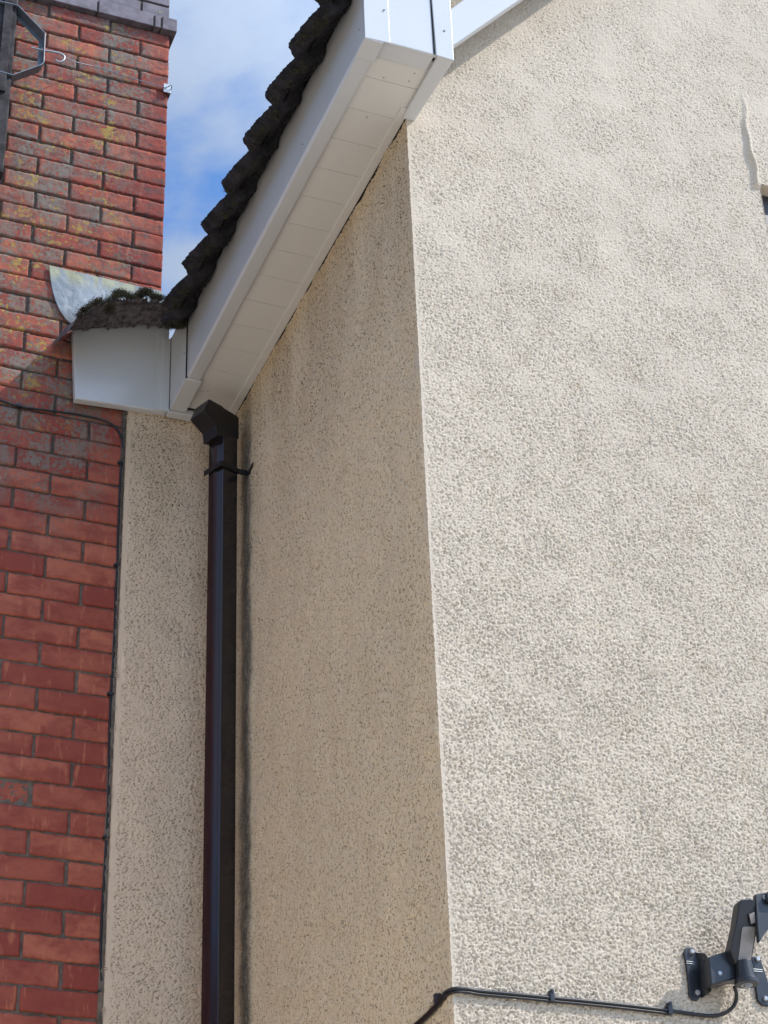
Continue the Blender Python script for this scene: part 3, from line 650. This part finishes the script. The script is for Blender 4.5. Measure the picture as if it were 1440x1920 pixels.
# ------------------------------------------------------------------ cables
cb = empty('cable', (1.7, YG, 3.04), 'black cable clipped around the cream wall corner, running to the wall bracket', 'cable')
r_c = .0042
pts = [PX(700, 1985, XS-.008), PX(780, 1920, XS-.008), PX(812, 1890, XS-.008), PX(830, 1868, XS-.008)]
k_ = pts[-1]
pts += [Vector((XS-.007, YG+.018, PX(843, 1861, XS).z+.001)), Vector((XS+.000, YG-.006, PY(856, 1857, YG).z)), Vector((XS+.025, YG-.0085, PY(872, 1857, YG).z))]
pts += [PY(x, y, YG-.0075) for x, y in ((900, 1858.5), (960, 1864), (1031, 1871), (1100, 1877.5), (1180, 1886), (1252, 1894.5), (1310, 1903), (1340, 1904.5))]
pts += [PY(1362, 1898, YG-.012), PY(1377, 1884, YG-.018), PY(1381, 1866, YG-.026), PY(1377, 1850, YG-.04)]
m = MB(); m.tube(spline(pts, 8), r_c, 10); m.tube([q+Vector((0, 0, -.0068)) if i > 8 else q+Vector((.0, .0, -.0068)) for i, q in enumerate(spline(pts[:13], 8))], .0030, 8); link('cable_sheath', m.me(), M['blackp'], cb, smooth=True)
for x, y in ((1031, 1871), (1252, 1894.5)):
    q = PY(x, y, YG); m = MB(); m.box(q.x-.0055, q.x+.0055, YG-.0135, YG+.001, q.z-.012, q.z+.009); m.tube([q+Vector((0, 0, .011)), q+Vector((0, -.016, .011))], .0045, 8); link('clip', m.me(), M['black'], cb, bevel=.0015)
q = PX(826, 1873, XS); m = MB(); m.box(XS-.014, XS+.001, q.y-.006, q.y+.006, q.z-.014, q.z+.010); link('clip', m.me(), M['black'], cb, bevel=.0015)

c2 = empty('cable', (1.3, YB, 3.5), 'thin black cable across the brickwork and down the joint beside the tan render', 'cable')
Yc = YK-.005
px = [(-40, 738), (0, 750), (37, 762), (100, 771), (150, 778), (190, 787), (213, 798), (225, 815), (232, 840), (233, 858), (227, 880), (225, 910), (223, 960), (221, 1010), (220, 1062), (217, 1110), (216, 1160), (213, 1230), (208, 1303), (205, 1380), (204.5, 1440), (203, 1510), (200, 1571), (197, 1620), (193, 1690), (190, 1740), (189, 1800), (191.5, 1858), (191, 1890), (187, 1930), (184, 1990), (180, 2100)]
pts = [PY(x, y, Yc) for x, y in px]; m = MB(); m.tube(spline(pts, 6), .0036, 9); link('cable_sheath', m.me(), M['blackp'], c2, smooth=True)
for x, y in ((37, 763), (227, 870), (220, 1062), (208, 1303), (200, 1571), (191.5, 1860)):
    q = PY(x, y, YK); m = MB(); m.box(q.x-.009, q.x+.006, YK-.012, YK+.002, q.z-.0045, q.z+.0045); m.tube([q+Vector((-.010, .0, 0)), q+Vector((-.010, -.011, 0))], .0038, 8); link('clip', m.me(), M['black'], c2, bevel=.001)
# ragged mortar filler down that joint
n = 300; zj = np.linspace(1.7+H, 3.9+H, n); nj = fftnoise(4, n, .007, .007, .07, .9)
V = []; 
for i in range(n): V += [(XB0-.014, YK-.001, zj[i]), (XB0-.004+nj[0][i]*.003, YB+.003+nj[2][i]*.002, zj[i]), (XB0+.006, YB+.008, zj[i])]
f = [(3*i+k, 3*i+k+1, 3*i+k+4, 3*i+k+3) for i in range(n-1) for k in (0, 1)]
link('joint_filler', mesh('jf', V, f), M['mortar'], ch)

# ------------------------------------------------------------------ wall bracket, lower right
S = lambda a, b: (1260+a/8, 1660+b/8)
wm = empty('wall_bracket', tuple(PY(1370, 1800, YG-.04)), 'black steel pivoting wall bracket bolted to the cream wall, cut by the right picture edge', 'bracket')
def slab(pl, d0, d1): m.prism([PY(*S(a, b), YG-d1) for a, b in pl], (0, d1-d0, 0))
m = MB(); slab([(178, 1000), (200, 945), (250, 925), (315, 930), (352, 980), (400, 1100), (430, 1330), (450, 1600), (425, 1690), (370, 1730), (310, 1715), (262, 1640), (245, 1420), (205, 1130)], .001, .008)
fo = link('foot', m.me(), M['black'], wm, bevel=.002)
m = MB(); m.prism([PY(*S(352, 1000), YG-.009), PY(*S(490, 1012), YG-.03), PY(*S(540, 1062), YG-.034), PY(*S(548, 1165), YG-.034), PY(*S(600, 1260), YG-.034), PY(*S(595, 1590), YG-.034), PY(*S(470, 1680), YG-.012), PY(*S(430, 1560), YG-.009), PY(*S(420, 1200), YG-.009)], (0, .012, 0))
link('foot_flange', m.me(), M['black'], fo, bevel=.002)
m = MB(); slab([(1195, 1100), (1215, 1065), (1260, 1055), (1330, 1085), (1375, 1230), (1430, 1400), (1500, 1600), (1520, 1780), (1440, 1810), (1350, 1790), (1290, 1720), (1265, 1580), (1240, 1330)], .001, .008)
link('foot', m.me(), M['black'], wm, bevel=.002)
m = MB(); slab([(545, 1075), (700, 1020), (870, 962), (950, 990), (1130, 1040), (1180, 1180), (1150, 1400), (960, 1400), (590, 1500)], .022, .062)
link('body', m.me(), M['black'], wm, bevel=.004)
def silver(a, b, d, r=.0062, L_=.006, n='bolt'):
    q = PY(*S(a, b), YG-d); link(n, MB().tube([q, q+Vector((0, -L_*.5, 0)), q+Vector((0, -L_, 0))], [r, r, r*.7], 14).me(), M['steel'], wm)
for a, b in ((295, 1000), (1278, 1108)): silver(a, b, .008)
for a, b in ((378, 1612), (1395, 1702)): silver(a, b, .008, .0060)
silver(722, 1318, .0615, .0050, .0015, 'rivet'); silver(1392, 182, .118, .0052, .002, 'rivet')
for a, b, wd in ((205, 1140, 135), (1205, 1255, 150)):
    for k in (0, 30): q0 = PY(*S(a+12, b+k), YG-.0085); q1 = PY(*S(a+wd, b+k+14), YG-.0085); link('rib', MB().tube([q0, q1], .0011, 6).me(), M['steel'], wm)
q = PY(*S(1120, 1480), YG-.075); q2 = PY(*S(1120, 1480), YG-.075)
m = MB(); m.tube([Vector((q.x, q.y, q.z-.002)), Vector((q.x, q.y, q.z+.010))], .026, 28); m.tube([Vector((q.x, q.y, q.z+.010)), Vector((q.x, q.y, q.z+.050))], [.021, .017], 24)
hub = link('pivot_hub', m.me(), M['black'], wm, bevel=.0015)
m = MB(); m.tube([Vector((q.x, q.y, q.z-.0035)), Vector((q.x, q.y, q.z-.0015))], .013, 20); m.tube([Vector((q.x, q.y, q.z-.008)), Vector((q.x, q.y, q.z-.003))], .0075, 6); link('hub_nut', m.me(), M['steel'], hub)
# arm rising outwards from the hub
m = MB(); 
def quadarm(pl, dl, th):
    a = [PY(*S(x, y), YG-d) for (x, y), d in zip(pl, dl)]; m.prism(a, (0, th, 0))
quadarm([(960, 1180), (880, 960), (960, 600), (1010, 260), (1040, 205), (1180, 185), (1245, 215), (1290, 330), (1290, 640), (1190, 1190)], [.075, .085, .10, .115, .118, .118, .118, .116, .10, .075], .030)
arm = link('arm', m.me(), M['black'], wm, bevel=.004)
m = MB(); quadarm([(990, 1180), (1055, 640), (1075, 620), (1258, 617), (1178, 1165)], [.0765, .1005, .1015, .1015, .0765], .002); link('tape_strip', m.me(), M['tape'], arm, bevel=.0005)
m = MB(); quadarm([(1160, 430), (1240, 395), (1248, 560), (1190, 575)], [.1135, .1145, .109, .108], .002); link('tape_scrap', m.me(), M['tape'], arm)
m = MB(); quadarm([(1250, 135), (1300, 120), (1520, 90), (1600, 500), (1420, 690), (1310, 860), (1285, 620)], [.118]*7, .012)
quadarm([(1420, 110), (1520, 20), (1640, 20), (1640, 260), (1440, 240)], [.13]*5, .010); link('hinge_plate', m.me(), M['black'], wm, bevel=.002)

# ------------------------------------------------------------------ unseen house added beside the viewer for warm bounce and reflections
nb = empty('fill_house', (-6, 0, 0), 'unseen pale rendered house added for bounce light', 'house')
m = MB(); m.box(-9.5, -2.9, -4, 9, 0, 4.6); link('wall', m.me(), M['hed'], nb)
m = MB(); m.prism([(-2.6, -4.3, 4.5), (-9.8, -4.3, 4.5), (-6.2, -4.3, 6.4)], (0, 13.6, 0)); link('roof', m.me(), M['tile'], nb)
